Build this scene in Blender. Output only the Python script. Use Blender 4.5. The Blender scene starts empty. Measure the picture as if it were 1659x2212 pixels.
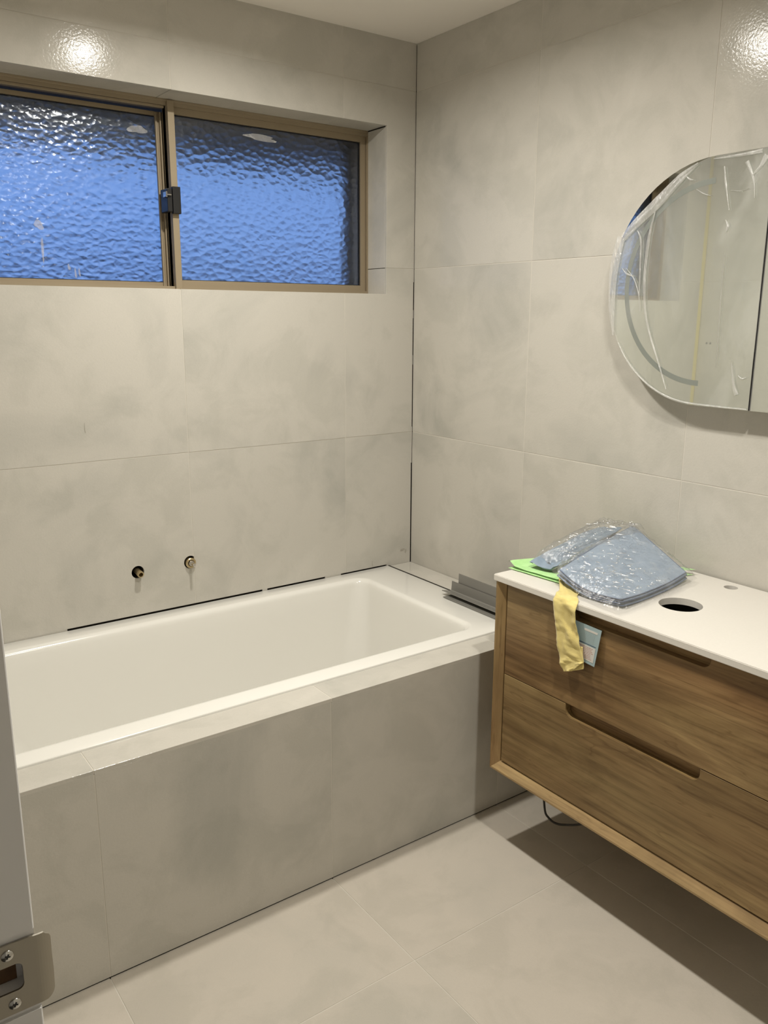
import bpy, bmesh, math, random
from mathutils import Vector, Matrix, noise as mnoise
random.seed(7)
SC = bpy.context.scene
COL = SC.collection

# ------------------------------------------------------------ camera
F_PX = 1799.4
cam = bpy.data.cameras.new('camera'); co = bpy.data.objects.new('camera', cam); COL.objects.link(co)
cam.sensor_fit = 'VERTICAL'; cam.sensor_height = 24.0; cam.lens = 24.0 * F_PX / 2212.0
cam.clip_start = 0.02
yaw, pitch, roll = -0.624842, -0.229664, 0.004661
fv = Vector((math.sin(-yaw) * math.cos(pitch), math.cos(yaw) * math.cos(pitch), math.sin(pitch)))
r0 = Vector((math.cos(yaw), math.sin(yaw), 0)); u0 = r0.cross(fv)
rv = r0 * math.cos(roll) + u0 * math.sin(roll); uv = -r0 * math.sin(roll) + u0 * math.cos(roll)
m3 = Matrix((rv, uv, -fv)).transposed()
co.matrix_world = Matrix.Translation((-1.95174, -2.52349, 1.47331)) @ m3.to_4x4()
SC.camera = co

# ------------------------------------------------------------ world: clear dusk sky
w = bpy.data.worlds.new('dusk'); SC.world = w; w.use_nodes = True
nt = w.node_tree; nt.nodes.clear()
tc = nt.nodes.new('ShaderNodeTexCoord'); sx = nt.nodes.new('ShaderNodeSeparateXYZ')
rp = nt.nodes.new('ShaderNodeValToRGB'); bg = nt.nodes.new('ShaderNodeBackground'); wo = nt.nodes.new('ShaderNodeOutputWorld')
nt.links.new(tc.outputs['Generated'], sx.inputs[0]); nt.links.new(sx.outputs['Z'], rp.inputs[0])
rp.color_ramp.elements[0].position = 0.0; rp.color_ramp.elements[0].color = (0.075, 0.14, 0.33, 1)
for p_, c_ in ((0.045, (0.115, 0.225, 0.50, 1)), (0.10, (0.19, 0.365, 0.79, 1)), (0.16, (0.19, 0.36, 0.78, 1))):
    e_ = rp.color_ramp.elements.new(p_); e_.color = c_
rp.color_ramp.elements[-1].position = 0.7; rp.color_ramp.elements[-1].color = (0.10, 0.22, 0.60, 1)
nt.links.new(rp.outputs[0], bg.inputs[0]); bg.inputs[1].default_value = 1.0
nt.links.new(bg.outputs[0], wo.inputs[0])

# ------------------------------------------------------------ exposure and lamps
vs = SC.view_settings
vs.view_transform = 'Standard'; vs.look = 'None'; vs.gamma = 1.0; vs.use_curve_mapping = False
vs.exposure = 0.11
LAMP_W = 15.8
LAMP_COL = (1.0, 0.962, 0.885)
LAMPS = [(-0.925, -0.745), (-0.93, -1.93)]
CEIL = 2.3986
for i, (lx, ly) in enumerate(LAMPS):
    ld = bpy.data.lights.new('downlight_lamp', 'AREA'); ld.shape = 'DISK'; ld.size = 0.08
    ld.spread = math.radians(163); ld.energy = LAMP_W; ld.color = LAMP_COL
    lo = bpy.data.objects.new('downlight_lamp', ld); COL.objects.link(lo); lo.location = (lx, ly, CEIL - 0.012)

# ============================================================ materials
def new_mat(name):
    m = bpy.data.materials.new(name); m.use_nodes = True
    n = m.node_tree; n.nodes.clear()
    out = n.nodes.new('ShaderNodeOutputMaterial')
    return m, n, out

def principled(n, out, col=(0.8, 0.8, 0.8), rough=0.5, metal=0.0, spec=0.5):
    p = n.nodes.new('ShaderNodeBsdfPrincipled')
    p.inputs['Base Color'].default_value = (*col, 1); p.inputs['Roughness'].default_value = rough
    p.inputs['Metallic'].default_value = metal; p.inputs['Specular IOR Level'].default_value = spec
    n.links.new(p.outputs[0], out.inputs[0]); return p

def coords(n, scale=(1, 1, 1), rand=True):
    tc = n.nodes.new('ShaderNodeTexCoord'); mp = n.nodes.new('ShaderNodeMapping'); mp.inputs['Scale'].default_value = scale
    n.links.new(tc.outputs['Object'], mp.inputs[0])
    if rand:
        oi = n.nodes.new('ShaderNodeObjectInfo'); mu = n.nodes.new('ShaderNodeVectorMath'); mu.operation = 'SCALE'
        mu.inputs[0].default_value = (17.3, 31.7, 23.1); n.links.new(oi.outputs['Random'], mu.inputs['Scale'])
        n.links.new(mu.outputs[0], mp.inputs['Location'])
    return mp.outputs[0]

def noise_node(n, vec, scale, detail=4, rough=0.5, dist=0.0):
    t = n.nodes.new('ShaderNodeTexNoise'); t.inputs['Scale'].default_value = scale; t.inputs['Detail'].default_value = detail
    t.inputs['Roughness'].default_value = rough; t.inputs['Distortion'].default_value = dist
    n.links.new(vec, t.inputs['Vector']); return t.outputs['Fac']

def ramp(n, fac, stops, interp='LINEAR'):
    r = n.nodes.new('ShaderNodeValToRGB'); r.color_ramp.interpolation = interp
    e = r.color_ramp.elements
    while len(e) < len(stops): e.new(0.5)
    for el, (p, c) in zip(e, stops): el.position = p; el.color = (*c, 1) if len(c) == 3 else c
    n.links.new(fac, r.inputs[0]); return r.outputs[0]

def mixc(n, a, b, fac, blend='MIX'):
    m = n.nodes.new('ShaderNodeMix'); m.data_type = 'RGBA'; m.blend_type = blend
    if isinstance(fac, (int, float)): m.inputs[0].default_value = fac
    else: n.links.new(fac, m.inputs[0])
    for k, v in ((6, a), (7, b)):
        if isinstance(v, tuple): m.inputs[k].default_value = (*v, 1)
        else: n.links.new(v, m.inputs[k])
    return m.outputs[2]

def bump(n, p, h, strength=0.3, dist=0.001):
    b = n.nodes.new('ShaderNodeBump'); b.inputs['Strength'].default_value = strength; b.inputs['Distance'].default_value = dist
    n.links.new(h, b.inputs['Height']); n.links.new(b.outputs[0], p.inputs['Normal']); return b

def flat_mat(name, col, rough=0.5, metal=0.0, spec=0.5, nscale=None, nstr=0.15, var=0.0):
    m, n, o = new_mat(name); p = principled(n, o, col, rough, metal, spec)
    v = coords(n, rand=False)
    f = noise_node(n, v, nscale or 60, 3)
    if nstr: bump(n, p, f, nstr, 0.0006)
    if var:
        c = ramp(n, f, [(0.3, tuple(x * (1 - var) for x in col)), (0.7, tuple(min(1, x * (1 + var)) for x in col))])
        n.links.new(c, p.inputs['Base Color'])
    return m

def stone_tile(name, base, dark, light, rough=0.3, spec=0.5):
    m, n, o = new_mat(name); p = principled(n, o, base, rough, 0, spec)
    v = coords(n)
    a = noise_node(n, v, 2.2, 5, 0.55, 0.6)          # broad clouds
    c1 = ramp(n, a, [(0.30, dark), (0.47, base), (0.60, base), (0.74, light)])
    b = noise_node(n, v, 5.5, 6, 0.62, 0.5)           # smaller trowel-like patches
    c2 = ramp(n, b, [(0.40, (0.93, 0.935, 0.93)), (0.52, (1, 1, 1))])
    cc = mixc(n, c1, c2, 1.0, 'MULTIPLY')
    g = noise_node(n, v, 420, 2)
    c3 = ramp(n, g, [(0.3, (0.965, 0.965, 0.965)), (0.7, (1.0, 1.0, 1.0))])
    cc = mixc(n, cc, c3, 1.0, 'MULTIPLY')
    n.links.new(cc, p.inputs['Base Color'])
    g2 = noise_node(n, v, 170, 3)
    bump(n, p, g2, 0.30, 0.0010)
    return m

M = {}
M['wall_tile'] = stone_tile('stone_wall_tile', (0.575, 0.548, 0.490), (0.485, 0.468, 0.420), (0.635, 0.605, 0.545), 0.12, 0.15)
M['floor_tile'] = stone_tile('stone_floor_tile', (0.555, 0.507, 0.435), (0.510, 0.473, 0.408), (0.592, 0.538, 0.463), 0.42)
M['grout'] = flat_mat('light_grout', (0.62, 0.585, 0.52), 0.9, nscale=300, nstr=0.3)
M['substrate'] = flat_mat('dark_substrate', (0.035, 0.030, 0.024), 0.95, nscale=80, nstr=0.5)
M['plaster'] = flat_mat('ceiling_plaster', (0.90, 0.85, 0.78), 0.9, nscale=30, nstr=0.05)
M['paint'] = flat_mat('white_door_paint', (0.90, 0.89, 0.88), 0.45, nscale=120, nstr=0.08)
M['hallpaint'] = flat_mat('hall_paint', (0.70, 0.68, 0.65), 0.8, nscale=60, nstr=0.05)
M['acrylic'] = flat_mat('white_acrylic', (0.80, 0.785, 0.735), 0.16, spec=0.5, nscale=5, nstr=0.0)
M['bench'] = flat_mat('white_stone_bench', (0.71, 0.68, 0.625), 0.3, nscale=200, nstr=0.02, var=0.015)
M['frame'] = flat_mat('tan_aluminium', (0.34, 0.275, 0.185), 0.42, metal=0.25, spec=0.5, nscale=200, nstr=0.05)
M['gasket'] = flat_mat('black_gasket', (0.015, 0.013, 0.012), 0.7)
M['black'] = flat_mat('black_plastic', (0.012, 0.012, 0.013), 0.35)
M['steel'] = flat_mat('brushed_steel', (0.42, 0.39, 0.33), 0.36, metal=0.9, nscale=90, nstr=0.12)
M['steel2'] = flat_mat('bright_steel', (0.62, 0.61, 0.58), 0.2, metal=1.0, nscale=90, nstr=0.05)
M['brass'] = flat_mat('old_brass', (0.55, 0.44, 0.26), 0.32, metal=0.9, nscale=90, nstr=0.1)
M['chrome'] = flat_mat('chrome', (0.7, 0.68, 0.66), 0.15, metal=1.0, nscale=90, nstr=0.05)
M['grey_profile'] = flat_mat('grey_profile', (0.20, 0.192, 0.172), 0.42, nscale=60, nstr=0.12)
M['cable'] = flat_mat('dark_cable', (0.03, 0.027, 0.022), 0.5)
M['timber_raw'] = flat_mat('raw_timber', (0.12, 0.065, 0.03), 0.8, nscale=80, nstr=0.5, var=0.3)
M['yellow_membrane'] = flat_mat('yellow_membrane', (0.70, 0.60, 0.24), 0.6, nscale=70, nstr=0.2)
M['cabinet_side'] = flat_mat('cabinet_side', (0.66, 0.64, 0.58), 0.4)
M['eave'] = flat_mat('eave_paint', (0.42, 0.39, 0.35), 0.8, nscale=20, nstr=0.1)
M['brickout'] = flat_mat('outer_wall', (0.12, 0.11, 0.10), 0.9, nscale=30, nstr=0.3)
M['ground'] = flat_mat('outside_ground', (0.05, 0.055, 0.05), 0.95, nscale=3, nstr=0.2, var=0.3)

def wood(name, axis='Y', bright=1.0, grey=0.0):
    m, n, o = new_mat(name); p = principled(n, o, (0.3, 0.2, 0.1), 0.45, 0, 0.4)
    sc = {'Y': (7, 1.0, 7), 'Z': (7, 7, 1.0)}[axis]
    v = coords(n, sc)
    a = noise_node(n, v, 1.3, 7, 0.60, 1.1)
    k = bright
    c1 = ramp(n, a, [(0.28, (0.130*k, 0.082*k, 0.037*k)), (0.42, (0.205*k, 0.136*k, 0.062*k)), (0.55, (0.265*k, 0.182*k, 0.086*k)), (0.72, (0.40*k, 0.295*k, 0.145*k))])
    v2 = coords(n, tuple(s * (9 if s > 1.5 else 1.6) for s in sc))
    b = noise_node(n, v2, 1.6, 5, 0.62, 0.25)
    c2 = ramp(n, b, [(0.30, (0.58, 0.53, 0.47)), (0.42, (0.88, 0.87, 0.85)), (0.6, (1.10, 1.10, 1.10))])
    vk = coords(n, tuple(s * (0.62 if s > 1.5 else 1.5) for s in sc))
    kf = noise_node(n, vk, 1.15, 4, 0.6, 2.2)
    kn = ramp(n, kf, [(0.36, (0.80, 0.78, 0.74)), (0.50, (1, 1, 1)), (0.62, (1.0, 1.0, 1.0)), (0.72, (1.30, 1.30, 1.24))])
    v3 = coords(n, tuple(s * 0.55 for s in sc))
    g = noise_node(n, v3, 1.0, 3, 0.5, 0.4)
    c3 = ramp(n, g, [(0.35, (0.95, 0.80, 0.72)), (0.65, (1.05, 1.06, 1.0))])
    v4 = coords(n, tuple(s * (2.6 if s > 1.5 else 1.1) for s in sc))
    h = noise_node(n, v4, 1.0, 2, 0.5, 1.6)
    c4 = ramp(n, h, [(0.487, (1, 1, 1)), (0.499, (0.62, 0.56, 0.50)), (0.508, (1, 1, 1))])
    cc = mixc(n, c1, c2, 1.0, 'MULTIPLY'); cc = mixc(n, cc, c3, 1.0, 'MULTIPLY'); cc = mixc(n, cc, c4, 0.6, 'MULTIPLY'); cc = mixc(n, cc, kn, 1.0, 'MULTIPLY')
    cc = mixc(n, cc, (0.30, 0.25, 0.17), grey)
    n.links.new(cc, p.inputs['Base Color']); bump(n, p, b, 0.18, 0.001)
    return m
M['wood_h'] = wood('oak_grain_across', 'Y'); M['wood_v'] = wood('oak_grain_up', 'Z', 1.15)
M['wood_lit_edge'] = wood('oak_lit_edge', 'Y', 1.5, 0.22)  # brighter oak: light on the rail's upward bevel painted into the colour

def glass_mat(name, strength, distn, cell=55.0, rough=0.16):
    m, n, o = new_mat(name); g = n.nodes.new('ShaderNodeBsdfGlass'); g.inputs['IOR'].default_value = 1.45
    g.inputs['Roughness'].default_value = rough; g.inputs['Color'].default_value = (0.93, 0.96, 1.0, 1)
    n.links.new(g.outputs[0], o.inputs[0])
    v = coords(n, (1.0, 1.0, 1.4), rand=False)
    nz = n.nodes.new('ShaderNodeTexNoise'); nz.inputs['Scale'].default_value = 25; nz.inputs['Detail'].default_value = 2
    n.links.new(v, nz.inputs['Vector'])
    ad = n.nodes.new('ShaderNodeMix'); ad.data_type = 'VECTOR'; ad.inputs[0].default_value = 0.018
    n.links.new(v, ad.inputs[4]); n.links.new(nz.outputs['Color'], ad.inputs[5])
    vo = n.nodes.new('ShaderNodeTexVoronoi'); vo.feature = 'SMOOTH_F1'; vo.inputs['Scale'].default_value = cell
    vo.inputs['Smoothness'].default_value = 0.35; n.links.new(ad.outputs[1], vo.inputs['Vector'])
    b = n.nodes.new('ShaderNodeBump'); b.inputs['Strength'].default_value = strength; b.inputs['Distance'].default_value = distn
    n.links.new(vo.outputs['Distance'], b.inputs['Height']); n.links.new(b.outputs[0], g.inputs['Normal'])
    return m
M['pebble'] = glass_mat('pebbled_glass', 1.0, 0.0026, 44.0, 0.32)
M['pebble_fine'] = glass_mat('pebbled_glass_inner', 1.0, 0.0015, 56.0, 0.17)
m_, n_, o_ = new_mat('plain_glass'); g_ = n_.nodes.new('ShaderNodeBsdfGlass'); g_.inputs['IOR'].default_value = 1.45
g_.inputs['Roughness'].default_value = 0.03; n_.links.new(g_.outputs[0], o_.inputs[0]); M['plain_glass'] = m_

def mirror_mat():
    m, n, o = new_mat('mirror_silver'); p = principled(n, o, (0.80, 0.83, 0.79), 0.02, 1.0)
    return m
M['mirror'] = mirror_mat()
M['frost'] = flat_mat('frosted_led_band', (0.13, 0.155, 0.13), 0.6, nscale=400, nstr=0.1)

def film_mat(name, base, hi, rough=0.12, bstr=0.6, bscale=30, tint=(0.93, 0.94, 0.93), aniso=(1, 1, 1), gl=0.10, bd=0.012):
    m, n, o = new_mat(name)
    t = n.nodes.new('ShaderNodeBsdfTransparent'); t.inputs[0].default_value = (*tint, 1)
    p = n.nodes.new('ShaderNodeBsdfPrincipled'); p.inputs['Base Color'].default_value = (0.86, 0.85, 0.82, 1)
    p.inputs['Roughness'].default_value = 0.45
    g = n.nodes.new('ShaderNodeBsdfGlossy'); g.inputs['Roughness'].default_value = rough
    v = coords(n, aniso, rand=False)
    f = noise_node(n, v, bscale, 5, 0.6, 1.5)
    b = n.nodes.new('ShaderNodeBump'); b.inputs['Strength'].default_value = bstr; b.inputs['Distance'].default_value = bd
    n.links.new(f, b.inputs['Height']); n.links.new(b.outputs[0], g.inputs['Normal']); n.links.new(b.outputs[0], p.inputs['Normal'])
    f2 = noise_node(n, v, bscale * 0.45, 4, 0.6, 1.0)
    cr = ramp(n, f2, [(0.50, (base, base, base)), (0.72, (hi, hi, hi))])
    mx = n.nodes.new('ShaderNodeMixShader'); n.links.new(cr, mx.inputs[0]); n.links.new(t.outputs[0], mx.inputs[1]); n.links.new(p.outputs[0], mx.inputs[2])
    m2 = n.nodes.new('ShaderNodeMixShader'); m2.inputs[0].default_value = gl
    n.links.new(mx.outputs[0], m2.inputs[1]); n.links.new(g.outputs[0], m2.inputs[2])
    n.links.new(m2.outputs[0], o.inputs[0]); return m
M['film'] = film_mat('clear_film', 0.15, 0.30, 0.10, 0.25, 14, (0.98, 0.985, 0.97), (1, 1, 0.5), 0.05)
M['film_fold'] = film_mat('clear_film_folded', 0.35, 0.62, 0.22, 0.5, 60, (0.92, 0.92, 0.91), (1, 1, 0.35), 0.15)
M['bag'] = film_mat('clear_bag', 0.04, 0.18, 0.17, 0.5, 60, (0.975, 0.975, 0.975), (1, 1, 1), 0.16, 0.006)
M['glint'] = film_mat('clear_bag_glint', 0.15, 0.4, 0.30, 0.2, 60, (0.97, 0.97, 0.97), (1, 1, 1), 0.45, 0.004)  # paler, glossier bag film for the added glint strips
M['smear'] = film_mat('silicone_smear', 0.2, 0.5, 0.4, 0.4, 60, (0.9, 0.9, 0.92), (1, 1, 1), 0.03)

def cloth_mat(name, col, col2):
    m, n, o = new_mat(name); p = principled(n, o, col, 0.95, 0, 0.1)
    p.inputs['Sheen Weight'].default_value = 0.35
    v = coords(n); a = noise_node(n, v, 28, 5, 0.65)
    c = ramp(n, a, [(0.35, col2), (0.65, col)]); n.links.new(c, p.inputs['Base Color'])
    b = noise_node(n, v, 700, 2); bump(n, p, b, 0.6, 0.001); return m
M['blue'] = cloth_mat('blue_microfibre', (0.35, 0.44, 0.56), (0.27, 0.35, 0.46))
M['blue_grey'] = cloth_mat('blue_grey_microfibre', (0.27, 0.34, 0.42), (0.20, 0.26, 0.33))
M['blue_dark'] = cloth_mat('blue_hem_thread', (0.13, 0.18, 0.30), (0.10, 0.14, 0.25))
M['green'] = cloth_mat('green_microfibre', (0.50, 0.80, 0.36), (0.40, 0.70, 0.28))
M['yellow'] = cloth_mat('yellow_wipe', (0.80, 0.67, 0.27), (0.70, 0.57, 0.21))
M['card'] = flat_mat('pale_blue_card', (0.33, 0.43, 0.45), 0.4, nscale=100, nstr=0.02)
M['card_white'] = flat_mat('white_print', (0.62, 0.60, 0.56), 0.5, nstr=0)
M['card_line'] = flat_mat('pale_print', (0.42, 0.52, 0.53), 0.5, nstr=0)
M['card_navy'] = flat_mat('navy_print', (0.08, 0.13, 0.19), 0.5, nstr=0)
M['card_red'] = flat_mat('red_print', (0.50, 0.20, 0.15), 0.5, nstr=0)
M['scuff'] = flat_mat('scuff_mark', (0.40, 0.375, 0.32), 0.8)

def emis(name, col, s):
    m, n, o = new_mat(name); e = n.nodes.new('ShaderNodeEmission'); e.inputs[0].default_value = (*col, 1); e.inputs[1].default_value = s
    n.links.new(e.outputs[0], o.inputs[0]); return m
M['lamp'] = emis('lamp_diffuser', LAMP_COL, 50.0)

# ============================================================ helpers
def wloc(o):
    v = Vector((0, 0, 0))
    while o is not None: v += o.location; o = o.parent
    return v

def obj(name, bm, mat, parent=None, smooth=False, origin=None):
    if smooth:
        for f in bm.faces: f.smooth = True
    me = bpy.data.meshes.new(name)
    vs_ = [v.co for v in bm.verts]
    lo = Vector((min(v.x for v in vs_), min(v.y for v in vs_), min(v.z for v in vs_)))
    hi = Vector((max(v.x for v in vs_), max(v.y for v in vs_), max(v.z for v in vs_)))
    c = Vector(origin) if origin else Vector(((lo.x + hi.x) / 2, (lo.y + hi.y) / 2, lo.z))
    bmesh.ops.translate(bm, verts=bm.verts, vec=-c)
    bm.normal_update(); bm.to_mesh(me); bm.free()
    for mm in (mat if isinstance(mat, (list, tuple)) else [mat]): me.materials.append(mm)
    o = bpy.data.objects.new(name, me); COL.objects.link(o)
    if parent is not None:
        o.parent = parent; o.location = c - wloc(parent)
    else: o.location = c
    return o

def thing(name, label, cat, loc, group=None):
    o = bpy.data.objects.new(name, None); COL.objects.link(o); o.location = loc
    o.empty_display_size = 0.05
    o['label'] = label; o['category'] = cat
    if group: o['group'] = group
    return o
def tag(o, label, cat, group=None):
    o['label'] = label; o['category'] = cat
    if group: o['group'] = group
    return o
def struct(o, label=None):
    o['kind'] = 'structure'
    if label: o['label'] = label; 
    return o

def box(bm, lo, hi, bev=0.0, seg=2, mi=0):
    r = bmesh.ops.create_cube(bm, size=1.0)
    for v in r['verts']:
        v.co = Vector([lo[i] + (v.co[i] + 0.5) * (hi[i] - lo[i]) for i in range(3)])
    es = list({e for v in r['verts'] for e in v.link_edges}); fs = list({f for v in r['verts'] for f in v.link_faces})
    for f in fs: f.material_index = mi
    if bev > 0: bmesh.ops.bevel(bm, geom=es, offset=bev, segments=seg, affect='EDGES', profile=0.5, clamp_overlap=True)
    return bm

def B(lo, hi, bev=0.0, seg=2):
    bm = bmesh.new(); box(bm, lo, hi, bev, seg); return bm

def cyl(bm, p0, p1, r0, r1=None, seg=24, caps=True):
    p0, p1 = Vector(p0), Vector(p1); d = p1 - p0
    r = bmesh.ops.create_cone(bm, cap_ends=caps, segments=seg, radius1=r0, radius2=r1 if r1 is not None else r0, depth=d.length)
    q = Vector((0, 0, 1)).rotation_difference(d.normalized()).to_matrix().to_4x4()
    bmesh.ops.transform(bm, matrix=Matrix.Translation((p0 + p1) / 2) @ q, verts=r['verts']); return r['verts']

def tube(pts, rad, seg=10):
    bm = bmesh.new(); rings = []
    n = len(pts)
    for i, p in enumerate(pts):
        p = Vector(p); t = (Vector(pts[min(i + 1, n - 1)]) - Vector(pts[max(i - 1, 0)])).normalized()
        a = t.cross(Vector((0.3, 0.2, 1))).normalized(); b = t.cross(a)
        rings.append([bm.verts.new(p + (a * math.cos(k * 2 * math.pi / seg) + b * math.sin(k * 2 * math.pi / seg)) * rad) for k in range(seg)])
    for A, C in zip(rings, rings[1:]):
        for k in range(seg): bm.faces.new((A[k], A[(k + 1) % seg], C[(k + 1) % seg], C[k]))
    bm.faces.new(rings[0][::-1]); bm.faces.new(rings[-1]); return bm

def lathe(bm, prof, centre, axis, seg=32):
    """prof: (distance along axis, radius) list."""
    axis = Vector(axis).normalized(); c = Vector(centre)
    a = axis.orthogonal().normalized(); b = axis.cross(a); rings = []
    for d, r in prof:
        rings.append([bm.verts.new(c + axis * d + (a * math.cos(k * 2 * math.pi / seg) + b * math.sin(k * 2 * math.pi / seg)) * max(r, 1e-5)) for k in range(seg)])
    for A, C in zip(rings, rings[1:]):
        for k in range(seg): bm.faces.new((A[k], A[(k + 1) % seg], C[(k + 1) % seg], C[k]))

def polyprism(pts, mapf, d0, d1):
    """closed polygon in (u,v), extruded between depths d0,d1; mapf(u,v,d)->xyz"""
    bm = bmesh.new()
    A = [bm.verts.new(mapf(u, v, d0)) for u, v in pts]; C = [bm.verts.new(mapf(u, v, d1)) for u, v in pts]
    bm.faces.new(A); bm.faces.new(C[::-1]); n = len(pts)
    for i in range(n): bm.faces.new((A[i], C[i], C[(i + 1) % n], A[(i + 1) % n]))
    bmesh.ops.recalc_face_normals(bm, faces=bm.faces); return bm

def cut(o, cbm):
    """boolean-subtract a bmesh (world coords) from object o, keep the result as plain mesh"""
    me = bpy.data.meshes.new('cutter'); bmesh.ops.recalc_face_normals(cbm, faces=cbm.faces); cbm.to_mesh(me); cbm.free()
    c = bpy.data.objects.new('cutter', me); COL.objects.link(c)
    md = o.modifiers.new('cut', 'BOOLEAN'); md.object = c; md.operation = 'DIFFERENCE'; md.solver = 'EXACT'
    bpy.context.view_layer.update()
    dg = bpy.context.evaluated_depsgraph_get()
    nm = bpy.data.meshes.new_from_object(o.evaluated_get(dg)); old = o.data
    o.modifiers.clear(); o.data = nm; nm.name = old.name; bpy.data.meshes.remove(old)
    bpy.data.objects.remove(c); bpy.data.meshes.remove(me)

# ---- tiling: a surface with frame (u, v) and depth d (0 = finished face, + = into the wall)
GAP = 0.0022; TH = 0.009; REC = 0.0009
def tile_mesh(u0, u1, v0, v1, holes, mapf):
    us = sorted({u0, u1} | {x for h in holes for x in (h[0], h[1]) if u0 < x < u1})
    vs2 = sorted({v0, v1} | {x for h in holes for x in (h[2], h[3]) if v0 < x < v1})
    bm = bmesh.new(); V = {}
    def vt(u, v):
        if (u, v) not in V: V[(u, v)] = bm.verts.new((u, v, 0))
        return V[(u, v)]
    n = 0
    for a, b in zip(us, us[1:]):
        for c, d in zip(vs2, vs2[1:]):
            cu, cv = (a + b) / 2, (c + d) / 2
            if any(h[0] < cu < h[1] and h[2] < cv < h[3] for h in holes): continue
            bm.faces.new((vt(a, c), vt(b, c), vt(b, d), vt(a, d))); n += 1
    if not n: bm.free(); return None
    bmesh.ops.dissolve_limit(bm, angle_limit=0.01, verts=bm.verts, edges=bm.edges)
    fr = list(bm.faces)
    r = bmesh.ops.extrude_face_region(bm, geom=fr)
    ev = [x for x in r['geom'] if isinstance(x, bmesh.types.BMVert)]
    for v in ev: v.co.z = TH
    if all(f.is_valid for f in fr): pass
    ed = [e for e in bm.edges if all(abs(v.co.z) < 1e-7 for v in e.verts)]
    bmesh.ops.bevel(bm, geom=ed, offset=0.0007, segments=1, affect='EDGES', clamp_overlap=True)
    for v in bm.verts: v.co = Vector(mapf(v.co.x, v.co.y, v.co.z))
    bmesh.ops.recalc_face_normals(bm, faces=bm.faces)
    return bm

def tiled(parent, mat, us, vs2, mapf, holes=(), umin=None, umax=None, lippage=0.0003):
    """us, vs2: joint positions incl. ends"""
    out = []
    for i in range(len(us) - 1):
        for j in range(len(vs2) - 1):
            g = GAP / 2
            a = us[i] + (g if i else 0); b = us[i + 1] - (g if i < len(us) - 2 else 0)
            c = vs2[j] + (g if j else 0); d = vs2[j + 1] - (g if j < len(vs2) - 2 else 0)
            lip = random.uniform(-lippage, lippage)
            bm = tile_mesh(a, b, c, d, holes, lambda u, v, w, L=lip: mapf(u, v, w + L))
            if bm is None: continue
            out.append(obj('tile', bm, mat, parent))
    return out

def sheet(u0, u1, v0, v1, holes, mapf, d0, d1):
    """backing slab with rectangular holes"""
    us = sorted({u0, u1} | {x for h in holes for x in (h[0], h[1]) if u0 < x < u1})
    vs2 = sorted({v0, v1} | {x for h in holes for x in (h[2], h[3]) if v0 < x < v1})
    bm = bmesh.new(); V = {}
    def vt(u, v):
        if (u, v) not in V: V[(u, v)] = bm.verts.new((u, v, d0))
        return V[(u, v)]
    for a, b in zip(us, us[1:]):
        for c, d in zip(vs2, vs2[1:]):
            cu, cv = (a + b) / 2, (c + d) / 2
            if any(h[0] < cu < h[1] and h[2] < cv < h[3] for h in holes): continue
            bm.faces.new((vt(a, c), vt(b, c), vt(b, d), vt(a, d)))
    bmesh.ops.dissolve_limit(bm, angle_limit=0.01, verts=bm.verts, edges=bm.edges)
    r = bmesh.ops.extrude_face_region(bm, geom=list(bm.faces))
    for x in r['geom']:
        if isinstance(x, bmesh.types.BMVert): x.co.z = d1
    for v in bm.verts: v.co = Vector(mapf(v.co.x, v.co.y, v.co.z))
    bmesh.ops.recalc_face_normals(bm, faces=bm.faces); return bm

# ============================================================ dimensions
XL, YF = -1.87, -3.00                     # left wall face, front wall face
WX0, WX1, WZ0, WZ1, WD = -1.69, -0.1268, 1.5551, 2.1203, 0.1148   # window opening, reveal depth
HOB_Z, HOB_Y = 0.5256, -0.8558
VZ = [0.0, 0.4457, 1.0457, 1.6457, 2.2457, CEIL]
DY0, DY1, DZ = -1.94, -2.80, 2.05         # doorway in the left wall

# ------------------------------------------------------------ floor and ceiling
fl = struct(obj('floor', B((XL - 1.3, YF - 0.4, -0.12), (0.15, 0.3, -TH)), M['substrate']))
mf = lambda u, v, d: (u, v, -d)
tiled(fl, M['floor_tile'], [XL - 0.10, -1.5131, -0.9131, -0.3131, 0.0], [YF, -2.4154, -1.8154, -1.2154, -0.853], mf)
obj('grout', sheet(XL - 0.10, 0.0, YF, -0.8565, [], mf, REC, TH), M['grout'], fl)
struct(obj('ceiling', B((XL - 1.3, YF - 0.4, CEIL), (0.15, 0.3, CEIL + 0.1)), M['plaster']))

# ------------------------------------------------------------ back wall (window wall)
mb = lambda u, v, d: (u, d, v)
win = [(WX0, WX1, WZ0, WZ1)]
wb = struct(obj('wall_back', sheet(XL - 0.2, -0.0045, -0.1, CEIL, [(WX0 - 0.01, WX1 + 0.01, WZ0 - 0.01, WZ1 + 0.01)], mb, TH + 0.0005, 0.30), M['substrate']))
rimgap = [(-1.33, -0.66, 0.50, 0.5350), (-0.64, -0.40, 0.50, 0.5346), (-0.33, -0.118, 0.50, 0.5338)]   # unsealed joint over the bath rim
bt = tiled(wb, M['wall_tile'], [XL + 0.030, -1.512, -0.909, -0.3055, -0.0040], VZ, mb, win + rimgap)
obj('grout', sheet(XL + 0.030, -0.0045, 0.0, CEIL, [(WX0 - 0.001, WX1 + 0.001, WZ0 - 0.001, WZ1 + 0.001)] + rimgap, mb, REC, TH), M['grout'], wb)
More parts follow.
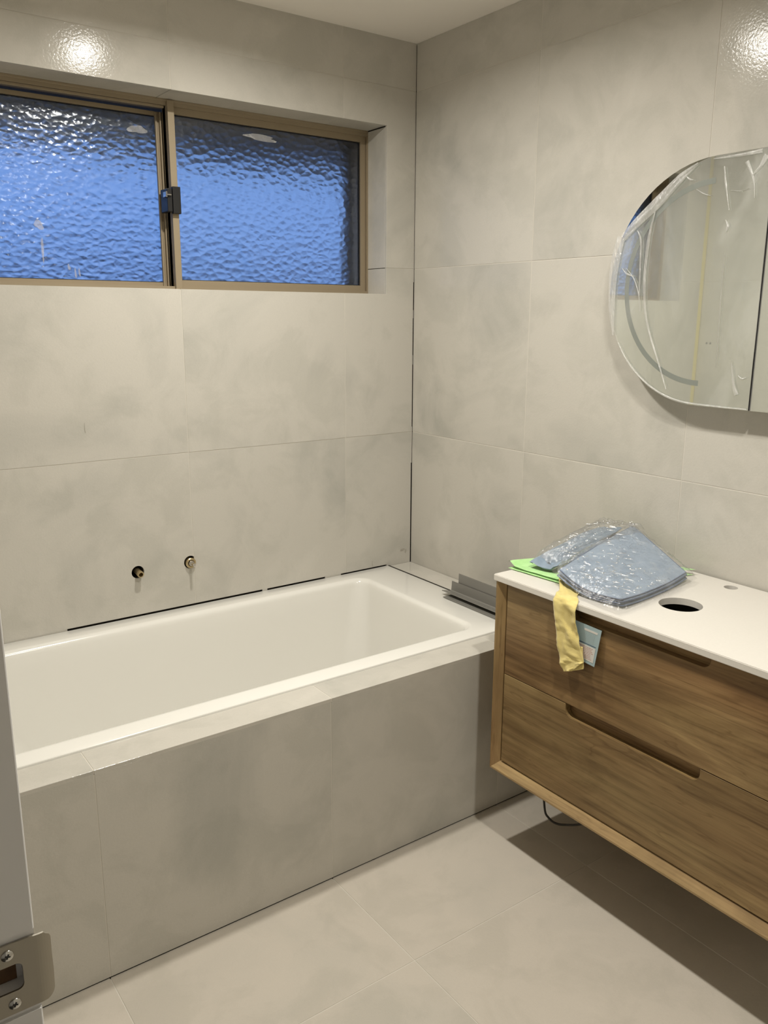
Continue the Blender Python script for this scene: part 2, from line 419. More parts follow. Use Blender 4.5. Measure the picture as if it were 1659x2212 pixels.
# tiles lining the window reveal
def box_tile(parent, lo, hi, mat=None): return obj('tile', B(lo, hi, 0.0006, 1), mat or M['wall_tile'], parent)
box_tile(wb, (WX1, TH + 0.0006, WZ0 - 0.008), (WX1 + 0.009, WD + 0.06, 1.6447))
box_tile(wb, (WX1, TH + 0.0006, 1.6467), (WX1 + 0.009, WD + 0.06, WZ1 - 0.0030))
box_tile(wb, (WX0 - 0.009, TH + 0.0006, WZ0 - 0.008), (WX0, WD + 0.06, WZ1 + 0.008))
for a, b in ((WX0, -1.5131), (-1.5109, -0.9101), (-0.9079, -0.3066), (-0.3044, WX1 - 0.001)):
    box_tile(wb, (a, TH + 0.0006, WZ1), (b, WD + 0.06, WZ1 + 0.009))
    box_tile(wb, (a, TH + 0.0006, WZ0 - 0.0085), (b, WD + 0.06, WZ0))
# grouted lengths of the inside corner (the rest is still an open dark gap)
g1 = bmesh.new()
for z0, z1, wd in ((0.925, 1.065, 1.0), (1.60, CEIL, 1.0), (1.30, 1.335, 1.0), (1.47, 1.50, 1.0)):
    box(g1, (-0.0042, 0.0012, z0), (-0.0002, 0.008, z1))
for z0, z1 in ((1.065, 1.60),):
    box(g1, (-0.0042, 0.0012, z0), (-0.0020, 0.008, z1))
obj('grout', g1, M['grout'], wb)
# yellow membrane still showing at the other corner
obj('membrane_strip', B((XL + 0.0005, 0.0010, 0.52), (XL + 0.0295, 0.0085, CEIL)), M['yellow_membrane'], wb)
# ------------------------------------------------------------ right wall (vanity wall)
mr = lambda u, v, d: (d, u, v)            # u = y
wr = struct(obj('wall_right', B((TH + 0.0005, YF - 0.1, -0.1), (0.13, 0.30, CEIL)), M['substrate']))
tiled(wr, M['wall_tile'], [YF, -2.992 + 0.0, -2.3905, -1.7924, -1.1943, -0.5972, -0.0005][1:], VZ, mr)
obj('grout', sheet(YF, -0.0015, 0.0, CEIL, [], mr, REC, TH), M['grout'], wr)

# ------------------------------------------------------------ left wall with the doorway, front wall
ml = lambda u, v, d: (XL - d, u, v)
door = [(DY1 - 0.0205, DY0 + 0.0205, -0.2, DZ + 0.0205)]
wl = struct(obj('wall_left', sheet(YF - 0.1, 0.29, -0.1, CEIL, door, ml, TH + 0.0005, 0.10), M['hallpaint']))
tiled(wl, M['wall_tile'], [YF, -2.40, -1.80, -1.20, -0.60, -0.0005], VZ, ml, door)
obj('grout', sheet(YF, -0.0015, 0.0, CEIL, door, ml, REC, TH), M['grout'], wl)
for yy in (-0.0447, -0.0651):
    pb = bmesh.new(); lathe(pb, [(0.0, 0.0050), (0.0012, 0.0046), (0.0013, 0.0)], (XL - 0.0004, yy, 1.356), (1, 0, 0), 16)
    obj('wall_plug', pb, M['black'], wl)
mfr = lambda u, v, d: (u, YF - d, v)
wf = struct(obj('wall_front', B((XL - 1.3, YF - 0.12, -0.1), (0.13, YF - TH - 0.0005, CEIL)), M['hallpaint']))
tiled(wf, M['wall_tile'], [XL, -1.512, -0.909, -0.3055, 0.0], VZ, mfr)
obj('grout', sheet(XL, 0.0, 0.0, CEIL, [], mfr, REC, TH), M['grout'], wf)
struct(obj('wall_hall', B((XL - 1.3, YF - 0.1, -0.1), (XL - 1.2, 0.29, CEIL)), M['hallpaint']))
struct(obj('wall_hall_end', B((XL - 1.2, -0.9, -0.1), (XL - 0.10, -0.8, CEIL)), M['hallpaint']))

# ------------------------------------------------------------ door frame with strike plate
jamb = B((-1.985, DY0, 0.0), (-1.850, DY0 + 0.020, DZ), 0.0012, 2)
d1 = struct(obj('door_1', jamb, M['paint'], origin=(-1.9175, DY0 + 0.01, 0)))
cut(d1, B((-1.95, DY0 - 0.01, 0.9595), (-1.8497, DY0 + 0.0030, 1.0297)))
cut(d1, B((-1.905, DY0 - 0.01, 0.9815), (-1.8590, DY0 + 0.016, 1.0075)))
obj('jamb', B((-1.985, DY1 - 0.020, 0.0), (-1.850, DY1, DZ), 0.0012), M['paint'], d1)
obj('head', B((-1.985, DY1 - 0.020, DZ + 0.0004), (-1.850, DY0 + 0.020, DZ + 0.020), 0.0012), M['paint'], d1)
# raw timber showing inside the latch mortise
obj('latch_mortise', B((-1.904, DY0 + 0.0145, 0.982), (-1.863, DY0 + 0.0158, 1.007)), M['timber_raw'], d1)
pts = []
def arc(cx, cy, r, a0, a1, n=6): return [(cx + r * math.cos(math.radians(a0 + (a1 - a0) * i / n)), cy + r * math.sin(math.radians(a0 + (a1 - a0) * i / n))) for i in range(n + 1)]
plate = [(-1.905, 0.9640)] + [(-1.8535, 0.9640)] + arc(-1.8465, 0.9712, 0.0075, -80, -5, 6) + [(-1.8386, 0.986), (-1.8389, 1.000)] + arc(-1.8455, 1.0140, 0.0068, 0, 60, 5) + [(-1.8440, 1.0222), (-1.8535, 1.0235), (-1.905, 1.0245)]
pm = bmesh.new()
# densified plate so the lip can curve away from the jamb
bm0 = polyprism(plate, lambda u, v, d: (u, DY0 + 0.0002 + d, v), 0.0, 0.0016)
bmesh.ops.triangulate(bm0, faces=bm0.faces)
for k in range(8):
    x = -1.853 + k * 0.002
    bmesh.ops.bisect_plane(bm0, geom=bm0.verts[:] + bm0.edges[:] + bm0.faces[:], plane_co=(x, 0, 0), plane_no=(1, 0, 0))
for v in bm0.verts:
    t = max(0.0, v.co.x + 1.851)
    v.co.y += 22.0 * t * t
sp = obj('strike_plate', bm0, M['steel'], d1, origin=(-1.87, DY0, 0.965))
hc = bmesh.new(); box(hc, (-1.9, DY0 - 0.01, 0.9830), (-1.8606, DY0 + 0.012, 1.0058), 0.0045, 4); cut(sp, hc)
for sx_, sz in ((-1.8700, 1.0152), (-1.8684, 0.9726)):
    s = bmesh.new()
    lathe(s, [(-0.0016, 0.0043), (-0.0003, 0.0046), (0.0004, 0.0040), (0.0006, 0.0)], (sx_, DY0 - 0.0004, sz), (0, -1, 0), 28)
    so = obj('screw', s, M['steel2'], sp, smooth=True)
    c1 = bmesh.new(); box(c1, (sx_ - 0.0020, DY0 - 0.01, sz - 0.0006), (sx_ + 0.0020, DY0 - 0.0002, sz + 0.0006))
    c2 = bmesh.new(); box(c2, (sx_ - 0.0006, DY0 - 0.0101, sz - 0.0020), (sx_ + 0.0006, DY0 - 0.0002, sz + 0.0020))
    rt = Matrix.Translation((sx_, 0, sz)) @ Matrix.Rotation(math.radians(22), 4, 'Y') @ Matrix.Translation((-sx_, 0, -sz))
    for c in (c1, c2): bmesh.ops.transform(c, matrix=rt, verts=c.verts)
    k1 = bmesh.new()
    for c in (c1, c2):
        tmp = bpy.data.meshes.new('t'); c.to_mesh(tmp); c.free(); k1.from_mesh(tmp); bpy.data.meshes.remove(tmp)
    kk = obj('recess', k1, M['black'], so)
    kk.location.y += 0.0089

# ------------------------------------------------------------ window: tan aluminium slider
YW = WD
wn = struct(obj('window_1', sheet(WX0, WX1, WZ0, WZ1, [(WX0 + 0.020, WX1 - 0.004, WZ0 + 0.012, WZ1 - 0.018)], mb, YW, YW + 0.095), M['frame'], origin=(-0.91, YW + 0.05, WZ0)))
fb = bmesh.new()
box(fb, (WX0 + 0.02, YW - 0.003, WZ1 - 0.007), (WX1 - 0.004, YW + 0.004, WZ1), 0.0008, 1)
box(fb, (WX0 + 0.02, YW + 0.005, WZ1 - 0.026), (-0.885, YW + 0.008, WZ1 - 0.0185), 0.0008, 1)
obj('frame_bead', fb, M['frame'], wn)
def sash(name, x0, x1, z0, z1, y0, y1, l, r, b, t, glass, gy, gm):
    s = obj(name, sheet(x0, x1, z0, z1, [(x0 + l, x1 - r, z0 + b, z1 - t)], mb, y0, y1), M['frame'], wn)
    gk = sheet(x0 + l - 0.001, x1 - r + 0.001, z0 + b - 0.001, z1 - t + 0.001, [(x0 + l + 0.004, x1 - r - 0.003, z0 + b + 0.002, z1 - t - 0.002)], mb, gy - 0.004, gy + 0.008)
    obj('gasket', gk, M['gasket'], s)
    gbm = bmesh.new()
    box(gbm, (x0 + l - 0.0005, gy, z0 + b - 0.0005), (x1 - r + 0.0005, gy + 0.005, z1 - t + 0.0005))
    gbm.faces.ensure_lookup_table()
    for f in gbm.faces:
        f.material_index = 0 if f.normal.y < -0.5 else 1 if f.normal.y > 0.5 else 2
    obj('glass_pane', gbm, gm, s)
    return s
# left sash sits in the outer track, right sash (with the latch stile) in the inner track
gl_l = sash('sash', WX0 + 0.02, -0.846, WZ0 + 0.013, WZ1 - 0.028, YW + 0.052, YW + 0.075, 0.022, 0.044, 0.012, 0.012, None, YW + 0.062, [M['pebble_fine'], M['pebble'], M['plain_glass']])
gl_r = sash('sash', -0.8795, WX1 - 0.006, WZ0 + 0.010, WZ1 - 0.016, YW + 0.010, YW + 0.034, 0.021, 0.020, 0.022, 0.022, None, YW + 0.020, [M['plain_glass'], M['pebble'], M['plain_glass']])
st = bmesh.new()
box(st, (-0.8795, YW - 0.010, WZ0 + 0.002), (-0.8580, YW + 0.032, WZ1 - 0.004), 0.0012, 2)
obj('latch_stile', st, M['frame'], wn)
st = bmesh.new()
box(st, (-0.8985, YW + 0.046, WZ0 + 0.012), (-0.8925, YW + 0.056, WZ1 - 0.030), 0.0008, 1)
box(st, (-0.8860, YW + 0.040, WZ0 + 0.012), (-0.8815, YW + 0.056, WZ1 - 0.030), 0.0008, 1)
obj('interlock', st, M['frame'], wn)
lt = bmesh.new()
box(lt, (-0.8830, YW - 0.028, 1.786), (-0.8570, YW - 0.0105, 1.866), 0.002, 2)
box(lt, (-0.9000, YW - 0.026, 1.790), (-0.8835, YW + 0.030, 1.860), 0.003, 2)
la = obj('latch', lt, M['black'], wn)
lv = bmesh.new(); box(lv, (-0.9060, YW - 0.030, 1.832), (-0.9010, YW - 0.004, 1.850), 0.002, 2)
box(lv, (-0.9030, YW - 0.036, 1.838), (-0.8900, YW - 0.0265, 1.842), 0.001, 1)
obj('lever', lv, M['chrome'], la)
# silicone smears and paint runs left on the panes
def blob(name, cx, cz, rx, rz, y, parent, mat, seed=0, n=22):
    rnd = random.Random(seed); ph = [rnd.uniform(0, 6.28) for _ in range(4)]
    pts = []
    for k in range(n):
        a = k * 2 * math.pi / n; rr = 1 + 0.22 * math.sin(2 * a + ph[0]) + 0.14 * math.sin(3 * a + ph[1]) + 0.08 * math.sin(5 * a + ph[2])
        pts.append((cx + rx * rr * math.cos(a), cz + rz * rr * math.sin(a)))
    return obj(name, polyprism(pts, lambda u, v, d: (u, y - d, v), 0.0, 0.0006), mat, parent)
blob('silicone_smear', -0.952, 2.035, 0.026, 0.013, YW + 0.0612, gl_l, M['smear'], 3)
blob('silicone_smear', -0.548, 2.052, 0.062, 0.009, YW + 0.0192, gl_r, M['smear'], 5)
for (cx, cz, rx, rz, s_) in ((-1.263, 1.665, 0.003, 0.045, 8), (-1.190, 1.617, 0.004, 0.009, 9), (-1.172, 1.600, 0.003, 0.014, 10), (-1.160, 1.603, 0.0025, 0.013, 11), (-1.268, 1.735, 0.012, 0.014, 12)):
    blob('paint_run', cx, cz, rx, rz, YW + 0.0612, gl_l, M['smear'], s_, 14)
for cx, cz, rx, rz, s_ in ((-0.042, 0.582, 0.010, 0.004, 31), (-0.026, 0.574, 0.003, 0.008, 32), (-1.2307, 1.148, 0.0012, 0.013, 33), (-0.186, 0.548, 0.0015, 0.010, 34)):
    blob('scuff_mark', cx, cz, rx, rz, -0.00035, wb, M['scuff'], s_, 14)
# outside: brick reveal comes with wall_back, eave and ground beyond
struct(obj('eave', B((-4.5, 0.305, 2.105), (1.5, 0.98, 2.30)), M['eave']))
struct(obj('ground', B((-30, 0.32, -0.4), (30, 60, -0.3)), M['ground']))

# ------------------------------------------------------------ tiled bath surround (hob)
hs = thing('bath_surround', 'tiled box-in around the white bathtub with wide stone-look front panels', 'bath surround', (-0.95, HOB_Y / 2, 0.0))
mh = lambda u, v, d: (u, HOB_Y + d, v)
tiled(hs, M['wall_tile'], [XL + 0.001, -1.512, -0.9131, -0.3131, -0.0015], [0.0035, HOB_Z - 0.0085], mh, lippage=0.00005)
hg = sheet(XL + 0.001, -0.0015, 0.0035, HOB_Z - 0.010, [], mh, REC, TH)
obj('grout', hg, M['grout'], hs)
obj('core', B((XL + 0.001, HOB_Y + TH + 0.0005, 0.001), (-0.002, HOB_Y + 0.055, HOB_Z - 0.0095)), M['substrate'], hs)
obj('core', B((-0.100, HOB_Y + 0.056, 0.001), (-0.002, -0.002, HOB_Z - 0.0095)), M['substrate'], hs)
obj('core', B((XL + 0.001, -0.80, 0.001), (XL + 0.040, -0.01, 0.48)), M['substrate'], hs)
mt = lambda u, v, d: (u, v, HOB_Z - d)
BX0, BX1, BY0, BY1 = XL + 0.03, -0.1150, -0.7585, -0.0030
tiled(hs, M['wall_tile'], [XL + 0.001, -1.512, -0.9101, -0.3131, BX1 + 0.001], [HOB_Y, BY0 - 0.0012], mt)
tiled(hs, M['wall_tile'], [BX1 + 0.0065, -0.0012], [HOB_Y, -0.5972, -0.0012], mt)
obj('grout', sheet(XL + 0.001, BX1, HOB_Y + 0.001, BY0 - 0.002, [], mt, REC, TH), M['grout'], hs)
obj('grout', sheet(BX1 + 0.0075, -0.0012, HOB_Y + 0.001, -0.0015, [], mt, REC, TH), M['grout'], hs)

obj('joint_shade_strip', B((BX1 + 0.0006, -0.40, 0.500), (BX1 + 0.0046, -0.0060, 0.5316)), M['substrate'], hs)  # solid dark strip drawn as the shadow between rim and ledge
# ------------------------------------------------------------ bathtub
def rrect(x0, x1, y0, y1, r, n=8):
    p = []
    for cx, cy, a0 in ((x1 - r, y1 - r, 0), (x0 + r, y1 - r, 90), (x0 + r, y0 + r, 180), (x1 - r, y0 + r, 270)):
        for i in range(n + 1):
            a = math.radians(a0 + 90 * i / n); p.append((cx + r * math.cos(a), cy + r * math.sin(a)))
    return p
RZ = 0.5310
IX0, IX1, IY0, IY1 = -1.735, -0.288, -0.692, -0.082
def inner(dx, dxl, dy, r): return (IX0 + dxl, IX1 - dx, IY0 + dy, IY1 - dy, r)
loops = []
def L(x0, x1, y0, y1, r, z): loops.append([(x, y, z) for x, y in rrect(x0, x1, y0, y1, r)])
L(BX0 + .003, BX1 - .003, BY0 + .003, BY1 - .003, .006, 0.487)
L(BX0, BX1, BY0, BY1, .008, 0.489)
L(BX0, BX1, BY0, BY1, .008, RZ - .0028)
L(BX0 + .0009, BX1 - .0009, BY0 + .0009, BY1 - .0009, .008, RZ - .0009)
L(BX0 + .003, BX1 - .003, BY0 + .003, BY1 - .003, .008, RZ)
L(IX0 - .026, IX1 + .026, IY0 - .026, IY1 + .026, .062, RZ - .0003)
L(IX0 - .016, IX1 + .016, IY0 - .016, IY1 + .016, .056, RZ + .0012)
L(IX0 - .008, IX1 + .008, IY0 - .008, IY1 + .008, .052, RZ + .0006)
for t, dz in ((0.0, -.004), (.0035, -.010), (.006, -.020)):
    L(*inner(t, t, t, .048), RZ + dz)
for k in range(1, 8):
    t = k / 8
    L(*inner(.006 + .040 * t, .006 + .19 * t, .006 + .032 * t, .055 + .04 * t), RZ - .020 - .345 * t)
for k in range(1, 6):
    a = k / 5 * math.pi / 2
    L(*inner(.046 + .06 * (1 - math.cos(a)) + .0, .196 + .07 * (1 - math.cos(a)), .038 + .06 * (1 - math.cos(a)), .10), RZ - .365 - .055 * math.sin(a))
L(*inner(.20, .38, .18, .10), RZ - .424)
bt_ = bmesh.new(); prev = None
for lp in loops:
    ring = [bt_.verts.new(p) for p in lp]
    if prev:
        for k in range(len(ring)): bt_.faces.new((prev[k], prev[(k + 1) % len(ring)], ring[(k + 1) % len(ring)], ring[k]))
    prev = ring
bt_.faces.new(prev)
bmesh.ops.recalc_face_normals(bt_, faces=bt_.faces)
tub = thing('bathtub', 'white acrylic drop-in bathtub with wide tap ledge set in the tiled surround', 'bathtub', (-0.95, -0.38, 0.10))
sh = obj('tub_shell', bt_, M['acrylic'], tub, smooth=True)
wt = bmesh.new(); lathe(wt, [(0, 0.034), (0.004, 0.033), (0.005, 0.028), (0.002, 0.022), (0.002, 0.0)], (-0.60, -0.387, RZ - .424), (0, 0, 1), 32)
obj('drain', wt, M['chrome'], tub, smooth=True)

# ------------------------------------------------------------ pipes out of the back wall
PX, PZ = -1.0992, 0.6771; MX, MZ = -0.9206, 0.6790
for o in bt + [wb] + [c for c in wb.children if c.name.startswith('grout')]:
    bb = [o.matrix_world @ Vector(c) if False else Vector(c) + wloc(o) for c in o.bound_box]
    x0 = min(b.x for b in bb); x1 = max(b.x for b in bb); z0 = min(b.z for b in bb); z1 = max(b.z for b in bb)
    for hx, hz, hr in ((PX, PZ, 0.0205), (MX - 0.0015, MZ + 0.0015, 0.0215)):
        if x0 < hx < x1 and z0 < hz < z1:
            c = bmesh.new(); cyl(c, (hx, -0.02, hz), (hx, 0.06, hz), hr, seg=36); cut(o, c)
pp = bmesh.new()
ax = Vector((0.0, -1, -0.10)).normalized(); c0 = Vector((PX + 0.001, 0.052, PZ + 0.005))
lathe(pp, [(0.0, 0.010), (0.064, 0.010), (0.064, 0.0098), (0.0665, 0.0102), (0.068, 0.0098), (0.0705, 0.0102), (0.072, 0.0098), (0.0745, 0.0102), (0.076, 0.0098), (0.077, 0.0098), (0.077, 0.0068), (0.04, 0.0068), (0.04, 0.0)], c0, ax, 28)
t = thing('water_pipe', 'open brass pipe stub in a round hole in the window wall', 'pipe', (PX, 0.0, PZ - 0.01))
obj('pipe_stub', pp, M['brass'], t, smooth=False)
t = thing('tap_body', 'brass tap body with a silver square spindle in a round wall hole', 'tap fitting', (MX, 0.0, MZ - 0.012))
pp = bmesh.new(); ax = Vector((0.0, -1, 0.0)).normalized(); c0 = Vector((MX - 0.002, 0.050, MZ))
lathe(pp, [(0.0, 0.0165), (0.047, 0.0165), (0.053, 0.0172), (0.058, 0.0172), (0.060, 0.0150), (0.060, 0.0110), (0.050, 0.0105), (0.050, 0.0)], c0, ax, 32)
obj('collar', pp, M['brass'], t, smooth=False)
pp = bmesh.new()
lathe(pp, [(0.050, 0.0092), (0.063, 0.0092), (0.066, 0.0082), (0.066, 0.0)], c0, ax, 20)
box(pp, (MX - 0.0065, -0.038, MZ - 0.0045), (MX + 0.0025, -0.014, MZ + 0.0045), 0.0012, 2)
obj('spindle', pp, M['chrome'], t, smooth=False)

# ------------------------------------------------------------ grey angle profiles lying on the bath corner
def profile(name, label, pts, y0, y1, tilt, origin, th=0.0022):
    """pts: polyline of the cross-section in (x,z), swept from y0 to y1"""
    bm = bmesh.new(); n = len(pts)
    left = []; right = []
    for i, (x, z) in enumerate(pts):
        a = Vector(pts[max(i - 1, 0)]); b = Vector(pts[min(i + 1, n - 1)]); d = (b - a).normalized(); nr = Vector((-d.y, d.x))
        left.append((x + nr.x * th / 2, z + nr.y * th / 2)); right.append((x - nr.x * th / 2, z - nr.y * th / 2))
    ring = left + right[::-1]
    A = [bm.verts.new((x, y0, z)) for x, z in ring]; C = [bm.verts.new((x + tilt, y1, z)) for x, z in ring]
    for i in range(len(ring)): bm.faces.new((A[i], A[(i + 1) % len(ring)], C[(i + 1) % len(ring)], C[i]))
    for rr in (A, C):
        for i in range(n - 1): bm.faces.new((rr[i], rr[i + 1], rr[len(ring) - 2 - i], rr[len(ring) - 1 - i]))
    bmesh.ops.recalc_face_normals(bm, faces=bm.faces)
    o = obj(name, bm, M['grey_profile']); tag(o, label, 'trim strip', 'grey angle strips on the bath corner'); return o
# (x,z) sections; the flat leg lies on the rim, the other leg stands up
profile('angle_strip', 'lower grey plastic angle strip lying flat leg down on the bath corner', [(-0.1850, 0.5335), (-0.1270, 0.5335), (-0.1235, 0.5345), (-0.1225, 0.542)], -0.425, -0.840, -0.002, None)
profile('angle_strip', 'middle grey angle strip with a short upright leg, nested on the lower one', [(-0.1700, 0.5480), (-0.1320, 0.5392), (-0.1260, 0.5420), (-0.1235, 0.5740)], -0.400, -0.840, -0.002, None)
profile('angle_strip', 'tallest grey angle strip standing behind the short one against the wall ledge', [(-0.1190, 0.5365), (-0.1170, 0.604), (-0.1165, 0.6065)], -0.428, -0.840, -0.002, None)
profile('angle_strip', 'dark grey angle strip at the back of the bundle nearest the wall', [(-0.0450, 0.5280), (-0.0780, 0.5290), (-0.0815, 0.5320), (-0.0850, 0.5840)], -0.462, -0.840, -0.002, None)

# ------------------------------------------------------------ vanity
VX, VY0, VY1, VB, VT = -0.4637, -0.9750, -1.8620, 0.2387, 0.8063
BT = 0.0165                                # bench thickness
van = thing('vanity', 'wall-hung oak-look vanity cabinet with two wide drawers under a white benchtop', 'vanity', ((VX) / 2, (VY0 + VY1) / 2, VB))
FT = 0.028                                 # frame width
zt = VT - BT - 0.0005
def framebox(y0, y1, z0, z1): return B((VX, y0, z0), (-0.002, y1, z1), 0.0)
# mitred surround with a bevelled inner face: left post, bottom rail, right post
def mitre(pts_front, pts_back, y_or_z):
    bm = bmesh.new(); A = [bm.verts.new(p) for p in pts_front]; C = [bm.verts.new(p) for p in pts_back]
    n = len(A)
    for i in range(n): bm.faces.new((A[i], A[(i + 1) % n], C[(i + 1) % n], C[i]))
    bm.faces.new(A[::-1]); bm.faces.new(C); bmesh.ops.recalc_face_normals(bm, faces=bm.faces); return bm
def section(side):
    # cross-section points (x, t): t=0 outside .. FT inside
    return [(-0.004, 0.0), (VX + 0.001, 0.0), (VX, 0.001), (VX, 0.006), (VX + 0.013, FT - 0.001), (VX + 0.015, FT), (-0.004, FT)]
sec = section(0)
lp = mitre([(x, VY0 - t_, VB + t_) for x, t_ in sec], [(x, VY0 - t_, zt) for x, t_ in sec], 0)
obj('side_panel', lp, M['wood_v'], van)
lp = mitre([(x, VY1 + t_, VB + t_) for x, t_ in sec], [(x, VY1 + t_, zt) for x, t_ in sec], 0)
obj('side_panel', lp, M['wood_v'], van)
lp = mitre([(x, VY0 - t_, VB + t_) for x, t_ in sec], [(x, VY1 + t_, VB + t_) for x, t_ in sec], 0)
obj('bottom_panel', lp, M['wood_lit_edge'], van)
# drawer fronts with a finger notch cut in the top edge
DXF = VX + 0.012
def drawer(z0, z1, nz, ny0=-1.2272, ny1=-1.6099):
    y0, y1 = VY0 - FT - 0.0042, VY1 + FT + 0.0042; r = 0.020
    p = [(y0, z0), (y0, z1), (ny0 + 0.001, z1), (ny0, z1 - 0.001), (ny0, nz + r)]
    p += [(ny0 - r + r * math.cos(a), nz + r - r * math.sin(a)) for a in [k * math.pi / 16 for k in range(1, 9)]]
    p += [(ny1 + r - r * math.sin(a), nz + r - r * math.cos(a)) for a in [k * math.pi / 16 for k in range(0, 8)]]
    p += [(ny1, nz + r), (ny1, z1 - 0.001), (ny1 - 0.001, z1), (y1, z1), (y1, z0)]
    bm = polyprism(p, lambda u, v, d: (DXF + d, u, v), 0.0, 0.018)
    ed = [e for e in bm.edges if all(abs(v.co.x - DXF) < 1e-6 for v in e.verts)]
    bmesh.ops.bevel(bm, geom=ed, offset=0.0004, segments=1, affect='EDGES')
    d = obj('drawer_front', bm, M['wood_h'], van)
    obj('finger_recess', B((DXF + 0.020, ny1 - 0.03, nz - 0.05), (DXF + 0.034, ny0 + 0.03, z1 - 0.002)), M['wood_h'], d)
    return d
ZS = 0.5315
drawer(VB + FT + 0.0042, ZS - 0.0012, 0.4975)
drawer(ZS + 0.0012, zt - 0.0015, 0.7600)
inn = bmesh.new()
box(inn, (DXF + 0.036, VY1 + FT + 0.001, VB + FT + 0.001), (DXF + 0.040, VY0 - FT - 0.001, zt - 0.06))
obj('gap_shade_panel', inn, M['gasket'], van)  # black sheet added behind the fronts, painting shade into the drawer gaps
obj('back_panel', B((-0.012, VY1 + 0.019, VB + 0.019), (-0.003, VY0 - 0.019, zt - 0.001)), M['cabinet_side'], van)
# benchtop
bp = [(x, y) for x, y in rrect(-0.4665, -0.0065, VY1 - 0.006, -0.9650, 0.006, 5)]
bb = polyprism(bp, lambda u, v, d: (u, v, d), VT - BT, VT)
ed = [e for e in bb.edges if all(v.co.z > VT - 1e-5 for v in e.verts) or all(v.co.z < VT - BT + 1e-5 for v in e.verts)]
bmesh.ops.bevel(bb, geom=ed, offset=0.0016, segments=2, affect='EDGES')
bch = tag(obj('benchtop', bb, M['bench']), 'white stone benchtop slab with drilled basin holes on the oak vanity', 'benchtop')
c = bmesh.new(); cyl(c, (-0.267, -1.404, 0.7), (-0.267, -1.404, 0.9), 0.0505, seg=64); cut(bch, c)
c = bmesh.new(); cyl(c, (-0.0485, -1.3985, 0.7), (-0.0485, -1.3985, 0.9), 0.0170, seg=40); cut(bch, c)

# power cable looping below the vanity
cp = [(-0.3, -1.012, 0.2375)]
cps = [(-1.018, 0.20), (-1.030, 0.135), (-1.0367, 0.1034), (-1.0444, 0.0697), (-1.0580, 0.0595), (-1.076, 0.0555), (-1.098, 0.060), (-1.1193, 0.070), (-1.146, 0.084), (-1.172, 0.100), (-1.21, 0.13), (-1.245, 0.17), (-1.262, 0.2375)]
def catmull(P, m=6):
    P = [Vector(p) for p in P]; out = []
    for i in range(len(P) - 1):
        a, b, c_, d = P[max(i - 1, 0)], P[i], P[i + 1], P[min(i + 2, len(P) - 1)]
        for k in range(m):
            t_ = k / m; out.append(0.5 * ((2 * b) + (-a + c_) * t_ + (2 * a - 5 * b + 4 * c_ - d) * t_ * t_ + (-a + 3 * b - 3 * c_ + d) * t_ ** 3))
    out.append(P[-1]); return out
cpts = catmull(cp + [(-0.3, y, z) for y, z in cps])
tag(obj('power_cable', tube(cpts, 0.0032, 10), M['cable'], smooth=True), 'thin dark power cable hanging in a loop below the vanity', 'cable')

# ------------------------------------------------------------ pill-shaped mirror cabinet
CY0, CY1, CZ, CR = -0.9515, -1.8490, 1.5560, 0.3000
MG = -1.3985
MX0 = -0.0500                              # mirror face
CAMP = (-2.52349, 1.47331)
def up(y, z):                              # survey points taken on a nearer plane, moved onto the mirror face
    return CAMP[0] + (y - CAMP[0]) * 1.0465, CAMP[1] + (z - CAMP[1]) * 1.0465
cab = thing('mirror_cabinet', 'pill-shaped mirrored wall cabinet still wrapped in clear film above the vanity', 'mirror cabinet', (-0.02, (CY0 + CY1) / 2, CZ - CR))
def pill_half(y0, ycut, sgn, R, z=CZ, n=36, full=None):
    cy = y0 - sgn * R
    return [(cy + sgn * R * math.sin(k * math.pi / n), z + R * math.cos(k * math.pi / n)) for k in range(n + 1)] + [(ycut, z - R), (ycut, z + R)]
full = [(CY0 - CR + (CR - .004) * math.sin(k * math.pi / 36), CZ + (CR - .004) * math.cos(k * math.pi / 36)) for k in range(37)] + \
       [(CY1 + CR - (CR - .004) * math.sin(k * math.pi / 36), CZ - (CR - .004) * math.cos(k * math.pi / 36)) for k in range(37)]
obj('cabinet_body', polyprism(full, lambda u, v, d: (-d, u, v), 0.002, 0.036), M['cabinet_side'], cab)
TILT = math.tan(math.radians(0.2))
def mplane(y): return MX0 + TILT * (y - MG)      # left door hangs very slightly askew
ld = polyprism(pill_half(CY0, MG + 0.0032, 1, CR), lambda u, v, d: (mplane(u) + d, u, v), 0.0, 0.011)
for f in ld.faces: f.material_index = 0 if f.normal.x < -0.9 else 1
ldo = obj('mirror_door', ld, [M['mirror'], M['gasket']], cab)
rd = polyprism(pill_half(CY1, MG - 0.0032, -1, CR), lambda u, v, d: (MX0 + d, u, v), 0.0, 0.011)
for f in rd.faces: f.material_index = 0 if f.normal.x < -0.9 else 1
rdo = obj('mirror_door', rd, [M['mirror'], M['cabinet_side']], cab)
# frosted light band, a half ring
cyc = CY0 - CR
def led(parent, cy, sgn, pl):
    ro, ri = 0.2500, 0.2365; n = 48
    P = [(cy + sgn * ro * math.sin(k * math.pi / n), CZ + ro * math.cos(k * math.pi / n)) for k in range(n + 1)] + \
        [(cy + sgn * ri * math.sin(k * math.pi / n), CZ + ri * math.cos(k * math.pi / n)) for k in range(n, -1, -1)]
    obj('frosted_light_band', polyprism(P, lambda u, v, d: (pl(u) - 0.0004 + d, u, v), 0.0, 0.0004), M['frost'], parent)
led(ldo, cyc, 1, mplane); led(rdo, CY1 + CR, -1, lambda y: MX0)
